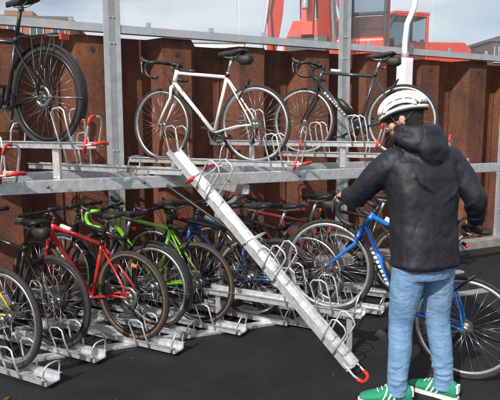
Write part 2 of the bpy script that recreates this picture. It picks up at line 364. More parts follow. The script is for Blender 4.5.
# ------------------------------------------------------------------ bicycle rack
rk=grp('two_tier_bicycle_rack',(0,4.6,0))
def tray(name,E,dirv,L,hoops,handle=True,w=.052,side=None):
    E=V(E); x=V(dirv).normalized(); y=V((0,0,1)).cross(x).normalized(); z=x.cross(y)
    M=Matrix((x,y,z)).transposed().to_4x4(); M=Matrix.Translation(E)@M
    t=MB(); t.M=M
    t.box((L/2,0,-.004),(L,w*2,.007),GALV)
    for sy in(-1,1):
        t.box((L/2,sy*(w-.002),.0185),(L,.004,.037),GALV)
        t.box((L/2,sy*(w+.0085),.0375),(L,.018,.004),GALV)
    nslot=int(L/.22)
    for i in range(nslot): t.box((.12+i*.22,0,.0012),(.07,.022,.0025),BLK)
    if handle:
        t.tube([(.06,w+.012,.02),(-.04,w+.012,.02),(-.10,w+.0,.03),(-.115,w-.03,.035),(-.115,-w+.03,.035),(-.10,-w,.03),(-.04,-w-.012,.02),(.06,-w-.012,.02)],.0085,GALV,8)
        t.tube([(-.07,w+.008,.024),(-.10,w+.0,.03),(-.115,w-.03,.035),(-.115,-w+.03,.035),(-.10,-w,.03),(-.07,-w-.008,.024)],.0125,RED,9)
    for hx,hh,kind in hoops:
        if kind=='side':
            pts=[(hx,w+.012,.0),(hx+.03,w+.03,hh*.6),(hx+.05,w+.03,hh*.92),(hx+.085,w+.03,hh),(hx+.15,w+.03,hh*.97),(hx+.17,w+.03,hh*.85),(hx+.14,w+.02,hh*.4),(hx+.11,w+.012,.0)]
            t.tube(pts,.0065,GALV,7); t.tube([(a,-b,c) for a,b,c in pts],.0065,GALV,7)
        elif kind=='arch':
            pts=[(hx,w+.01,.0),(hx-.02,w+.01,hh*.7),(hx-.03,w-.005,hh*.95),(hx-.03,w-.03,hh),(hx-.03,-w+.03,hh),(hx-.03,-w+.005,hh*.95),(hx-.02,-w-.01,hh*.7),(hx,-w-.01,.0)]
            t.tube(pts,.0065,GALV,7)
        elif kind=='redarch':
            pts=[(hx,w+.01,-.03),(hx-.045,w+.01,hh*.7),(hx-.05,w+.0,hh*.93),(hx-.05,w-.02,hh),(hx-.05,-w+.02,hh),(hx-.05,-w,hh*.93),(hx-.045,-w-.01,hh*.7),(hx,-w-.01,-.03)]
            t.tube(pts,.0075,GALV,8); t.tube(pts[1:4]+[(hx-.05,0,hh)],.0105,RED,8); t.tube([pts[0],(hx-.02,w+.01,hh*.28)],.0125,RED,8)
    return t.build(name,rk,inv=True,bevel=0)
UH=[(.0,.21,'redarch'),(.1,.27,'side'),(.72,.17,'arch'),(1.12,.34,'side')]
Es=[((-1.52,3.44,1.30),1.75),((-1.07,3.71,1.48),1.7),((.39,4.58,1.30),1.75),((1.12,4.84,1.46),1.7),((1.77,5.03,1.34),1.7)]
for i,(E,L) in enumerate(Es): tray('upper_tray_%d'%(i+1),E,D,L,UH,handle=(i in(0,1,2)))
tray('slide_guide',(-.47,4.04,1.28),D,1.6,[(.5,.12,'arch'),(1.0,.3,'side')],handle=False,w=.058)
A=V((-.55,4.085,1.40)); Bp=V((.66,3.435,.055)); 
tray('lowered_tray',Bp,(A-Bp),(A-Bp).length+.05,[(.03,.05,'arch'),(.14,.20,'side'),(.75,.22,'side'),(1.08,.14,'arch'),(1.5,.26,'side'),(1.7,.2,'redarch')],handle=True,w=.062)
m=MB()
m.tube([A+V((0,.0,-.02)),A+V((-.03,.1,-.16))],.03,GALV2,10)
u=(A-Bp).normalized()
m.tube([Bp+u*1.2-V((0,0,.03)),A+D*.3-V((0,0,.10))],.011,BLK,8)
def onl(X,c,k): return V((X,c+k*X,0))
b1=lambda X:onl(X,4.47,.5); b2=lambda X:onl(X,5.30,.5)
for f_,z,w_,h_ in((b1,1.215,.07,.09),(b2,1.215,.07,.10)):
    m.beam(f_(-2.9)+V((0,0,z)),f_(2.6)+V((0,0,z)),w_,h_,GALV)
for X in(-2.35,-.33,1.75):
    p=b2(X)+V((.03,.085,0)); m.beam(p+V((0,0,.012)),p+V((0,0,1.30)),.08,.08,GALV,up=(1,0,0))
    m.box(p+V((0,0,.006)),(.22,.22,.012),GALV)
    m.beam(b1(X+.30)+V((0,0,1.12)),b2(X-.05)+V((0,0,1.12)),.06,.08,GALV)
    m.beam(b1(X+.30)+V((0,0,1.10)),p+V((0,0,.82)),.04,.04,GALV)
for E in((-1.07,3.71),(1.12,4.84)):
    for t in(.32,1.25):
        q=V((E[0],E[1],0))+D*t; m.beam(q+V((0,0,1.262)),q+V((0,0,1.47)),.05,.05,GALV,up=(1,0,0))
for x in [-2.6,-2.0,-1.4,-.8,-.2,.4,1.0,1.6,2.2]:
    q=b1(x)+V((.02,-.036,1.215)); m.tube([q,q+V((.006,-.012,0))],.012,CHAIN,6)
m.build('upper_frame',rk,bevel=.004,inv=True)
GE=[(-1.60,3.47),(-1.40,3.82),(-.875,3.97),(-.42,4.33),(.24,4.43),(.78,4.80),(1.45,5.02)]
for i,(x,y) in enumerate(GE):
    E=V((x,y,.033))-D*.42
    tray('ground_tray_%d'%(i+1),E,D,1.75,[(.03,.13,'arch'),(.22,.2,'side'),(1.25,.36,'side')],handle=False,w=.055)
for i,(x,y) in enumerate([(-.76,4.23),(.0,4.50),(.50,4.66)]):
    E=V((x,y,.029))-D*.36
    tray('narrow_tray_%d'%(i+1),E,D,1.5,[(.03,.12,'arch')],handle=False,w=.035)
EM=V((.535,3.89,.30))-D*.30
tray('raised_lower_tray',EM,D,1.3,[(.05,.16,'arch'),(.2,.24,'side'),(.45,.3,'side')],handle=False,w=.055)
m=MB()
for t in(.1,1.2):
    q=EM+D*t; m.beam(V((q.x,q.y,.01)),q-V((0,0,.01)),.04,.04,GALV,up=(1,0,0))
g1=lambda X:V((X,4.33+.43*X,.012)); g2=lambda X:V((X,5.05+.43*X,.012))
m.beam(g1(-2.8),g1(2.4),.08,.022,GALV); m.beam(g2(-2.8),g2(2.4),.08,.022,GALV)
m.build('ground_rails',rk,bevel=.002,inv=True)

# ------------------------------------------------------------------ wall, fence
WX=V((1,.472,0)).normalized(); WN=V((WX.y,-WX.x,0))
W0=V((0,6.2,0))
def wp(X,off=0,z=0): return V((X,6.2+.472*X,0))+WN*off+V((0,0,z))
w=MB(); P=[];per=.84;dep=.11
s0=-9; n=int(22/per)
for i in range(n):
    b=s0+i*per
    P+=[(b,-dep),(b+.25,-dep),(b+.255,-dep+.012),(b+.27,-dep+.012),(b+.275,-dep),(b+.30,-dep),(b+.42,dep),(b+.72,dep)]
zt=2.50; vs=[];fs=[]
rows=[0,.6,1.2,1.8,zt]
for off in(0,-.012):
    for (a,o) in P:
        for z in rows:
            zz=z if z<zt else zt+(.018*math.sin(math.floor((a-s0)/per)*2.3))
            vs.append(W0+WX*a+WN*(o+off)+V((0,0,zz)))
k=len(P);r=len(rows)
for i in range(k-1):
    for j in range(r-1):
        a=i*r+j; fs.append((a,a+r,a+r+1,a+1)); bq=k*r+a; fs.append((bq,bq+1,bq+r+1,bq+r))
    a=i*r+r-1; fs.append((a,a+r,k*r+a+r,k*r+a))
w.add(vs,fs,RUST,False)
ww=grp('sheet_pile_wall',W0); w.build('corrugated_sheets',ww,inv=True)
w=MB()
for i in range(n):
    a=s0+i*per+.57; c=W0+WX*a+WN*(dep+.002)+V((0,0,2.36))
    R=Matrix((WX,WN,V((0,0,1)))).transposed().to_4x4(); w.M=Matrix.Translation(c)@R; w.revolve([(.002,-.001),(.024,-.001),(.024,.002),(.002,.002)],(0,0,0),BLK,20,False)
w.build('lifting_holes',ww,inv=True)
w=MB(); CON=mat('concrete',(.22,.215,.205),.85,0,.3,6,.4,60)
w.beam(wp(-9,.24,.06),wp(12,.24,.06),.16,.12,CON); w.build('concrete_kerb',None,bevel=.01)

gf=grp('glass_fence',W0)
w=MB()
PX=[-6.19,-3.79,-1.39,1.01,3.41,5.81,8.2]
w.beam(wp(-9,.15,2.555),wp(11,.15,2.555),.07,.075,GALV2)
w.beam(wp(-9,.15,4.02),wp(11,.15,4.02),.07,.05,GALV2)
for X in PX:
    for dx in(-.036,.036):
        q=wp(X,.19)+WX*dx; w.beam(q+V((0,0,0)),q+V((0,0,4.1)),.010,.09,GALV2,up=WX)
    q=wp(X,.19); w.beam(q,q+V((0,0,4.1)),.064,.010,GALV2,up=WN)
    for z in(.5,1.4,2.42,2.66,3.9):
        for dx in(-.018,.018): w.tube([wp(X,.195,z)+WX*dx,wp(X,.207,z)+WX*dx],.008,GALV,6)
w.build('posts_and_rails',gf,inv=True,bevel=.002)
w=MB(); w2=MB()
for i in range(len(PX)-1):
    a=wp(PX[i],.15)+WX*.06; b=wp(PX[i+1],.15)-WX*.06
    mid=(a+b)/2
    for p,q in((a,mid-WX*.01),(mid+WX*.01,b)): w.beam(p+V((0,0,3.29)),q+V((0,0,3.29)),.010,1.38,GLASS)
    for t in(.12,.38,.62,.88):
        c=a.lerp(b,t)+V((0,0,2.62)); w2.beam(c-WX*.022,c+WX*.022,.026,.045,GALV2)
w.build('glass_panels',gf,inv=True); w2.build('glass_clamps',gf,inv=True,bevel=.004)

WH=mat('white_enamel',(.78,.79,.8),.35,0,.06,10)
jb=grp('junction_box',wp(1.72,.3,2.3)); w=MB()
w.tube([wp(1.86,.3,3.9),wp(1.86,.3,3.3),wp(1.83,.3,3.05),wp(1.74,.3,2.85),wp(1.72,.3,2.65),wp(1.72,.3,2.45)],.033,WH,14)
R=Matrix((WX,WN,V((0,0,1)))).transposed()
w.box(wp(1.72,.31,2.27),(.15,.13,.36),WH,R); w.box(wp(1.72,.315,2.27),(.125,.14,.30),WH,R); w.box(wp(1.72,.32,2.10),(.17,.15,.02),GALV2,R)
w.tube([wp(1.72,.31,2.46),wp(1.72,.31,2.52)],.045,GALV2,12)
w.build('duct',jb,inv=True,bevel=.012)

# ------------------------------------------------------------------ ground, terrace
w=MB(); w.add([(-400,-400,0),(400,-400,0),(400,400,0),(-400,400,0)],[(0,1,2,3)],ASPH,False); w.build('ground')
GRV=mat('gravel_fill',(.14,.12,.10),.95,0,.4,3,.6,40)
w=MB(); a2=wp(-9,-.28)+WX*-150;b2_=wp(12,-.28)+WX*200
w.beam(a2+(-WN)*100+V((0,0,1.1)),b2_+(-WN)*100+V((0,0,1.1)),200,2.2,GRV); w.build('terrace')
# wind-blown leaves and grit along the wall foot and between the trays
LV=mat('dry_leaf',(.10,.055,.02),.9,0,.4,30); w=MB()
for i in range(150):
    X=random.uniform(-2.5,5); t=random.random()
    p=wp(X,.36+abs(random.gauss(0,.18)),.006) if t<.75 else V((random.uniform(-2,2.2),random.uniform(3.0,5.2),.006))
    a=random.random()*6.28; s_=random.uniform(.010,.026); c_=V((math.cos(a),math.sin(a),0))*s_; e_=V((-math.sin(a),math.cos(a),0))*s_*.55
    w.add([p-c_,p+e_+V((0,0,s_*.3)),p+c_+V((0,0,s_*.2)),p-e_],[(0,3,2,1)],LV,False)
w.build('fallen_leaves')

# ------------------------------------------------------------------ buildings
def building(name,c,sz,rotz,col,storeys,cols,wincol=(.06,.08,.1),roofc=(.1,.1,.1)):
    g=grp(name,c); R=Matrix.Rotation(rotz,3,'Z'); c=V(c)
    wm=mat(name+'_wall',col,.85,0,.12,1.5,.2,30); gm=mat(name+'_window',wincol,.12,.0,spec=.8); tm=mat(name+'_trim',(.6,.6,.6),.6); rm=mat(name+'_roof',roofc,.8)
    m=MB(); m.box(c+V((0,0,sz[2]/2)),sz,wm,R); m.build('walls',g,inv=True)
    m=MB(); m.box(c+V((0,0,sz[2]+.15)),(sz[0]+.4,sz[1]+.4,.3),rm,R)
    m.box(c+R@V((sz[0]*.2,0,sz[2]+.8)),(sz[0]*.15,sz[1]*.4,1.0),wm,R); m.build('roof',g,inv=True)
    m=MB(); sh=sz[2]/storeys; cw=sz[0]/cols
    for i in range(storeys):
        for j in range(cols):
            x=-sz[0]/2+cw*(j+.5); z=sh*(i+.55); y=-sz[1]/2
            m.box(c+R@V((x,y-.01,z)),(cw*.6,.08,sh*.55),gm,R)
            m.box(c+R@V((x,y-.06,z-sh*.3)),(cw*.68,.2,.08),tm,R); m.box(c+R@V((x,y-.07,z)),(.06,.06,sh*.55),tm,R)
            m.box(c+R@V((x-cw*.3,y-.07,z)),(.06,.06,sh*.55),tm,R); m.box(c+R@V((x+cw*.3,y-.07,z)),(.06,.06,sh*.55),tm,R)
    m.build('windows',g,inv=True)
building('office_building',(-9.5,78,2.2),(17,10,10.6),.05,(.66,.68,.70),3,8,wincol=(.2,.24,.27),roofc=(.4,.42,.44))
building('brick_building',(-24,52,2.2),(16,10,8.6),.15,(.30,.14,.09),3,9,roofc=(.12,.11,.11))
building('brown_building',(28.5,66,2.2),(5,8,9.0),.1,(.12,.06,.05),3,3)
w=MB(); TEAL=mat('teal_hoarding',(.05,.24,.26),.6,0,.1,3)
for i in range(9): w.box((-12.2+i*1.22,22,3.45),(1.2,.05,2.5),TEAL); w.box((-12.8+i*1.22,21.95,3.4),(.06,.06,2.7),GALV2)
w.build('site_hoarding')

# ------------------------------------------------------------------ excavators
EXO=mat('excavator_red',(.66,.06,.025),.35,.05,.16,4,coat=.3); EXD=mat('excavator_dark',(.03,.03,.033),.6,0,.2,8); CGL=glass('cab_glass',(.60,.67,.72),.03)
def excavator(loc,rot,s=1.0,pts=None):
    g=grp('excavator',loc); g.rotation_euler=(0,0,rot); g.scale=(s,s,s)
    m=MB()
    for sy in(-1,1):
        out=[]
        for i in range(9): a=math.pi/2+math.pi*i/8; out.append((-1.3+.36*math.cos(a),.36+.36*math.sin(a)))
        for i in range(9): a=-math.pi/2+math.pi*i/8; out.append((1.3+.36*math.cos(a),.36+.36*math.sin(a)))
        m.poly(out,(0,sy*.95,0),(1,0,0),(0,0,1),.45,EXD)
        for i in range(6): m.revolve([(.01,-.24),(.16,-.24),(.16,.24),(.01,.24)],(-1.1+i*.44,sy*.95,.3),GALV2,14)
    m.box((0,0,.55),(1.4,1.5,.4),EXD); m.build('tracks',g,bevel=.02)
    m=MB(); m.poly([(-1.7,0),(-1.75,.9),(-1.5,1.1),(.3,1.05),(1.2,.45),(1.2,0)],(0,-.0,.8),(1,0,0),(0,0,1),2.1,EXO)
    m.poly([(-2.05,.05),(-2.1,.8),(-1.76,.95),(-1.71,0)],(0,0,.8),(1,0,0),(0,0,1),2.3,EXD); m.tube([(-1.1,-.5,1.8),(-1.1,-.5,2.2)],.06,EXD,8)
    m.build('body',g,bevel=.04)
    m=MB(); fr=[(-.45,0),(-.45,1.7),(.55,1.7),(.95,.9),(.95,0)]
    for sy in(0.25,1.05):
        for i in range(5):
            a=fr[i];b=fr[(i+1)%5]; m.beam((a[0]+.2,sy,a[1]+.85),(b[0]+.2,sy,b[1]+.85),.07,.07,EXO if i in(0,1,4) else EXD,up=(0,1,0))
    for i in(1,2,3): m.beam((fr[i][0]+.2,.25,fr[i][1]+.85),(fr[i][0]+.2,1.05,fr[i][1]+.85),.07,.07,EXD)
    m.box((.25,.65,2.6),(1.1,.9,.08),EXO); m.box((.6,.65,1.05),(1.0,.85,.4),EXO); m.box((.05,.65,1.5),(.15,.5,.8),EXD); m.box((.3,.65,1.25),(.5,.5,.14),EXD)
    m.build('cab_frame',g,bevel=.015)
    m=MB(); 
    for sy in(.25,1.05): m.poly([(a+.2,b+.85) for a,b in fr],(0,sy,0),(1,0,0),(0,0,1),.012,CGL)
    m.beam((.77,.65,2.5),(1.15,.65,1.77),.76,.01,CGL,up=(1,0,0)); m.beam((1.16,.65,1.7),(1.16,.65,1.3),.01,.76,CGL,up=(0,1,0))
    m.build('cab_windows',g)
    m=MB(); p=pts
    def arm(a,b,h0,h1,wd):
        a=V((a[0],-.15,a[1]));b=V((b[0],-.15,b[1]));d=(b-a).normalized();nn=V((-d.z,0,d.x))
        m.loft([(a,(0,1,0),nn,wd,h0*.6),(a*.5+b*.5,(0,1,0),nn,wd,(h0+h1)/2*1.1),(b,(0,1,0),nn,wd,h1*.6)],EXO,12,8,False)
        m.tube([a-V((0,wd+.03,0)),a+V((0,wd+.03,0))],.09,EXD,10)
    arm(p[0],p[1],.30,.26,.15); arm(p[1],p[2],.28,.2,.15); arm(p[2],p[3],.22,.13,.11)
    m.tube([(1.5,-.4,1.0),(p[1][0]*.7+p[0][0]*.3+.25,-.4,p[1][1]*.7+p[0][1]*.3)],.05,GALV,8); m.tube([(1.5,.08,1.0),(p[1][0]*.7+p[0][0]*.3+.25,.08,p[1][1]*.7+p[0][1]*.3)],.05,GALV,8)
    m.tube([(p[1][0]+.3,-.15,p[1][1]+.35),(p[2][0]+.15,-.15,p[2][1]+.35)],.06,GALV,8); m.tube([(p[2][0]+.22,-.15,p[2][1]),(p[3][0]+.25,-.15,p[3][1]+.4)],.05,GALV,8)
    for oy in(-.28,.0): m.tube([(p[2][0]-.1,oy,p[2][1]+.2),(p[2][0]+.14,oy-.02,p[2][1]-.5),(p[2][0]*.5+p[3][0]*.5+.2,oy,p[2][1]*.5+p[3][1]*.5),(p[3][0]-.1,oy,p[3][1]+.3)],.022,EXD,6)
    b=p[3]; m.poly([(0,0),(.15,-.35),(0,-.75),(-.35,-.9),(-.75,-.75),(-.7,-.6),(-.35,-.65),(-.2,-.3),(-.25,0)],(b[0],-.15,b[1]),(1,0,0),(0,0,1),.7,EXD)
    m.build('boom_and_bucket',g,bevel=.01)
    return g
excavator((2.05,12.9,2.2),math.radians(-106),1.0,[(1.1,1.2),(2.0,3.3),(3.0,3.9),(3.35,1.0)])
excavator((4.6,17.5,2.2),math.radians(196),1.05,[(1.1,1.2),(2.2,3.9),(3.6,4.3),(3.95,1.0)])

# ------------------------------------------------------------------ person
SKIN=mat('skin',(.50,.28,.20),.5,0,.10,30,.1,200)
def finish(o,vox,sm=3,disp=None):
    r=o.modifiers.new('remesh','REMESH'); r.mode='VOXEL'; r.voxel_size=vox; r.use_smooth_shade=True
    s=o.modifiers.new('smooth','SMOOTH'); s.iterations=sm; s.factor=.5
    if disp:
        for i,(size,st,) in enumerate(disp):
            t=bpy.data.textures.new('folds','CLOUDS'); t.noise_scale=size; t.noise_depth=1
            d=o.modifiers.new('folds%d'%i,'DISPLACE'); d.texture=t; d.strength=st; d.mid_level=.5; d.texture_coords='LOCAL'
def cloth(name,c1,c2,rough,weave,wr,wsc,ws,cs=5,det=2.5):
    """fabric: long creases (ridged noise) + weave"""
    m=mat(name,c1,rough,0,col2=c2,vscale=cs,bump=0); nt=m.node_tree; b=nt.nodes['Principled BSDF']
    N=nt.nodes.new;L=nt.links.new; tc=N('ShaderNodeTexCoord'); prev=None
    for rot,scl,st in(((.3,.5,0),wsc,ws),((-.4,-.7,.6),wsc*1.7,ws*.6)):
        mp=N('ShaderNodeMapping'); mp.inputs['Scale'].default_value=wr; mp.inputs['Rotation'].default_value=rot
        L(tc.outputs['Object'],mp.inputs[0]); n=N('ShaderNodeTexNoise'); n.inputs['Scale'].default_value=scl; n.inputs['Detail'].default_value=det; n.inputs['Distortion'].default_value=.6; L(mp.outputs[0],n.inputs[0])
        s1=N('ShaderNodeMath'); s1.operation='SUBTRACT'; s1.inputs[1].default_value=.5; L(n.outputs['Fac'],s1.inputs[0])
        s2=N('ShaderNodeMath'); s2.operation='ABSOLUTE'; L(s1.outputs[0],s2.inputs[0])
        s3=N('ShaderNodeMath'); s3.operation='POWER'; s3.inputs[1].default_value=.7; L(s2.outputs[0],s3.inputs[0])
        bb_=N('ShaderNodeBump'); bb_.inputs['Strength'].default_value=st; bb_.inputs['Distance'].default_value=.03; L(s3.outputs[0],bb_.inputs['Height'])
        if prev: L(prev.outputs[0],bb_.inputs['Normal'])
        prev=bb_
    n2=N('ShaderNodeTexNoise'); n2.inputs['Scale'].default_value=weave; L(tc.outputs['Object'],n2.inputs[0])
    b2_=N('ShaderNodeBump'); b2_.inputs['Strength'].default_value=.3; b2_.inputs['Distance'].default_value=.002; L(n2.outputs['Fac'],b2_.inputs['Height']); L(prev.outputs[0],b2_.inputs['Normal'])
    L(b2_.outputs[0],b.inputs['Normal']); return m
JACK=cloth('jacket_fabric',(.007,.008,.013),(.012,.014,.021),.6,500,(1,1,.6),5.5,.42)
JEAN=cloth('denim',(.085,.18,.34),(.20,.34,.52),.9,700,(1,1,1.9),8,.35,7)
STI=mat('seam_thread',(.004,.004,.006),.8)
STJ=mat('denim_seam',(.06,.12,.24),.9)
man=grp('man',(1.0,3.12,0))
F=V((-.45,.89,0)).normalized(); Ls=V((-F.y,F.x,0))
j=MB()
tor=[((1.005,3.10,.825),.203,.146),((1.005,3.10,.85),.212,.153),((1.005,3.10,.88),.206,.149),((1.0,3.105,.97),.205,.147),((.995,3.115,1.08),.203,.143),((.99,3.125,1.22),.218,.148),((.985,3.14,1.34),.230,.146),((.98,3.15,1.42),.222,.130),((.97,3.16,1.48),.160,.108),((.96,3.17,1.54),.085,.085)]
j.loft([(c,Ls,F,a,b) for c,a,b in tor],JACK,28,2.5)
shL=V((.80,3.10,1.42)); elL=V((.630,3.27,1.20)); wrL=V((.628,3.50,1.185))
shR=V((1.165,3.215,1.42)); elR=V((1.315,3.17,1.19)); wrR=V((1.37,3.31,1.055))
def limb(mb,pts,rs,m,n=16,sm=3):
    P=[];Rr=[]
    for i in range(len(pts)-1):
        for k in range(6):
            t=k/6; P.append(V(pts[i]).lerp(V(pts[i+1]),t)); Rr.append(rs[i]*(1-t)+rs[i+1]*t)
    P.append(V(pts[-1])); Rr.append(rs[-1])
    for _ in range(sm):
        P=[P[0]]+[(P[i-1]+P[i]*2+P[i+1])/4 for i in range(1,len(P)-1)]+[P[-1]]
    mb.tube(P,Rr,m,n)
limb(j,[V((.90,3.13,1.41)),shL,shL.lerp(elL,.5)+V((-.01,-.015,0)),elL,elL.lerp(wrL,.5),wrL],[.10,.088,.076,.068,.057,.044],JACK)
limb(j,[V((1.08,3.18,1.41)),shR,shR.lerp(elR,.5)+V((.01,-.01,0)),elR,elR.lerp(wrR,.5),wrR],[.10,.088,.076,.068,.057,.045],JACK)
# raised soft creases on sleeves: partial arcs crossing the sleeve obliquely
for A_,B_,ts in((shL,elL,(.45,.72,.95)),(elL,wrL,(.2,.5,.9)),(shR,elR,(.45,.72,.95)),(elR,wrR,(.22,.5,.9))):
    ax=(B_-A_).normalized(); e1=ax.cross(V((0,0,1))).normalized(); e2=ax.cross(e1)
    for t in ts:
        c=A_.lerp(B_,t); R0=(.078-.010*t) if A_ in(shL,shR) else (.066-.018*t)
        a0=random.uniform(0,6.28); sl=random.uniform(-.03,.03)
        pts=[c+e1*math.cos(a)*R0+e2*math.sin(a)*R0+ax*sl*math.sin((a-a0)/2) for a in[a0+4.2*i/14 for i in range(15)]]
        j.tube(pts,[.002+.009*math.sin(math.pi*i/14) for i in range(15)],JACK,8)
# back folds
for z0,z1,x0,x1,rr in((1.30,1.18,-.16,.05,.011),(1.20,1.12,.15,-.04,.011),(1.02,.97,-.17,.02,.010),(.96,.99,.17,.0,.010),(1.36,1.27,.17,.06,.010)):
    pts=[]
    for i in range(12):
        t=i/11; x=x0+(x1-x0)*t; z=z0+(z1-z0)*t-.015*math.sin(t*3.14)
        yb=.146*(1-abs(x/.225)**2.5)**(1/2.5)
        pts.append(V((.99,3.125,z))+Ls*x-F*(yb-.004))
    j.tube(pts,[.002+rr*math.sin(math.pi*i/11) for i in range(12)],JACK,8)
# hood lying folded behind the neck + stand collar
def arc(cx,cy,cz,rx,ry,a0,a1,n_,dz=0):
    return [V((cx,cy,cz))+Ls*rx*math.cos(a)-F*ry*math.sin(a)+V((0,0,dz*math.sin(a))) for a in[a0+(a1-a0)*i/(n_-1) for i in range(n_)]]
j.tube(arc(.94,3.15,1.60,.105,.105,-.7,3.84,18,-.02),[.018+.030*math.sin(math.pi*i/17) for i in range(18)],JACK,12)
j.tube(arc(.945,3.13,1.555,.125,.11,-.4,3.54,18,-.05),[.018+.034*math.sin(math.pi*i/17) for i in range(18)],JACK,12)
j.loft([(V((.95,3.14,1.40))-F*.125,Ls,F,.03,.012),(V((.95,3.14,1.44))-F*.13,Ls,F,.075,.026),(V((.948,3.14,1.49))-F*.125,Ls,F,.11,.038),(V((.945,3.14,1.54))-F*.11,Ls,F,.125,.045),(V((.942,3.15,1.59))-F*.09,Ls,F,.11,.045),(V((.94,3.15,1.63))-F*.07,Ls,F,.07,.03)],JACK,20,2.3)
ring=[V((.925+.090*math.cos(a),3.17+.088*math.sin(a),1.565+.02*math.cos(a))) for a in[2*math.pi*i/20 for i in range(20)]]
j.tube(ring,.028,JACK,12,closed=True)
o=j.build('jacket',man,inv=True); finish(o,.0085,2,[(.13,.018),(.05,.006)])
# jeans
j=MB()
hipL=V((.915,3.06,.88)); knL=V((.885,3.12,.48)); anL=V((.865,3.075,.09))
hipR=V((1.095,3.15,.88)); knR=V((1.125,3.19,.48)); anR=V((1.165,3.15,.09))
j.loft([((1.005,3.10,.76),Ls,F,.165,.12),((1.005,3.10,.84),Ls,F,.185,.135),((1.0,3.10,.95),Ls,F,.18,.13),((1.0,3.10,1.0),Ls,F,.165,.12)],JEAN,24,2.3)
for hp_,kn_,an_ in((hipL,knL,anL),(hipR,knR,anR)):
    limb(j,[hp_,hp_.lerp(kn_,.5)+V((0,-.01,0)),kn_,kn_.lerp(an_,.4)+V((0,-.020,0)),an_+V((0,0,.05)),an_-V((0,0,.035))],[.104,.092,.071,.067,.057,.062],JEAN)
    for t in(.12,.3,.80,.90,1.0,1.08,1.2,1.6,1.72,1.80,1.88,1.95):
        c=hp_.lerp(kn_,t) if t<1 else kn_.lerp(an_,t-1)+V((0,-.018*math.sin((t-1)*3.1),0))
        R0=((.100-.030*t) if t<1 else .070-.013*(t-1))-.003
        a0=random.uniform(3.0,5.6); sp_=random.uniform(1.6,3.0); tl=random.uniform(-.03,.03)
        pts=[c+V((math.cos(a)*R0,math.sin(a)*R0,tl*math.sin(a-a0))) for a in[a0-sp_/2+sp_*i/11 for i in range(12)]]
        j.tube(pts,[.001+random.uniform(.007,.010)*math.sin(math.pi*i/11) for i in range(12)],JEAN,8)
o=j.build('jeans',man,inv=True); finish(o,.0075,2,[(.09,.008)])
GRN=mat('green_suede',(.015,.25,.12),.85,0,.25,60,.2,300); SOLE=mat('white_rubber',(.64,.63,.58),.6,0,.15,30); STR=mat('white_stripe_leather',(.8,.8,.78),.5)
def shoe(ank,dirv,nm):
    d=V((dirv[0],dirv[1],0)).normalized(); s_=V((-d.y,d.x,0)); u_=V((0,0,1)); heel=V((ank.x,ank.y,0))-d*.075
    m=MB()
    m.loft([(heel+d*x+u_*z,s_,u_,w_,h_) for x,w_,h_,z in[(-.01,.028,.040,.058),(.01,.038,.050,.064),(.06,.042,.055,.070),(.10,.043,.052,.068),(.14,.045,.040,.056),(.19,.050,.028,.046),(.24,.047,.020,.040),(.275,.036,.014,.034),(.29,.018,.008,.030)]],GRN,18,2.3)
    for x in(.085,.115,.145):
        for sy in(-1,1): m.tube([heel+d*(x+.018)+s_*sy*.047+u_*.03,heel+d*x+s_*sy*.044+u_*.065,heel+d*(x-.012)+s_*sy*.028+u_*.098],[.005,.006,.005],STR,5)
    for x in(.11,.135,.16,.185): m.tube([heel+d*x-s_*.022+u_*(.118-(x-.1)*.48),heel+d*x+s_*.022+u_*(.118-(x-.1)*.48)],.004,STR,5)
    m.box(heel+d*-.012+u_*.075,(.015,.04,.05),STR,Matrix((d,s_,u_)).transposed())
    out=[(-.018,-.02),(-.02,.02),(.0,.038),(.06,.042),(.12,.042),(.19,.050),(.245,.046),(.285,.03),(.3,.0),(.285,-.03),(.245,-.046),(.19,-.048),(.12,-.042),(.06,-.042),(.0,-.038)]
    m.poly(out,heel+u_*.013,d,s_,.024,SOLE)
    m.build(nm,man,inv=True,bevel=.003)
shoe(anL,(-.93,.1),'left_shoe'); shoe(anR,(-.62,.5),'right_shoe')
hf=V((-.86,.40,-.28)).normalized(); hl=V((0,0,1)).cross(hf).normalized(); hu=hf.cross(hl)
RH=Matrix((hf,hl,hu)).transposed(); HC=V((.875,3.185,1.665))
def hp(a,b,c): return HC+RH@V((a,b,c))
j=MB()
j.ell(hp(-.012,0,.02),(.098,.076,.095),SKIN,24,16,RH)
j.ell(hp(.028,0,-.045),(.060,.056,.075),SKIN,20,14,RH)
j.ell(hp(.050,0,-.095),(.026,.030,.024),SKIN,14,10,RH)
j.tube([hp(.074,0,.018),hp(.092,0,-.010),hp(.101,0,-.030),hp(.082,0,-.040)],[.008,.008,.010,.009],SKIN,10)
for sy in(-1,1):
    j.ell(hp(.076,sy*.030,.022),(.012,.024,.007),SKIN,12,8,RH); j.ell(hp(.058,sy*.038,-.03),(.025,.02,.024),SKIN,12,8,RH)
    j.ell(hp(-.008,sy*.078,-.012),(.018,.008,.031),SKIN,14,10,RH)
j.tube([hp(.080,-.020,-.062),hp(.086,0,-.060),hp(.080,.020,-.062)],[.003,.0055,.003],SKIN,8); j.tube([hp(.078,-.018,-.073),hp(.084,0,-.074),hp(.078,.018,-.073)],[.003,.006,.003],SKIN,8)
j.tube([hp(-.03,0,-.05),V((.93,3.165,1.54)),V((.96,3.16,1.47))],[.056,.058,.065],SKIN,16)
o=j.build('head',man,inv=True); finish(o,.004,2)
m=MB(); EYW=mat('eye_white',(.7,.68,.65),.2); IR=mat('iris',(.05,.04,.03),.2); HAIR=mat('dark_hair',(.025,.017,.012),.7,0,.4,90,.8,250)
for sy in(-1,1): m.ell(hp(.073,sy*.031,.004),(.011,.012,.008),EYW,12,8,RH); m.ell(hp(.081,sy*.031,.004),(.004,.005,.005),IR,10,8,RH); m.tube([hp(.086,sy*.018,.027),hp(.082,sy*.045,.027)],.003,HAIR,6)
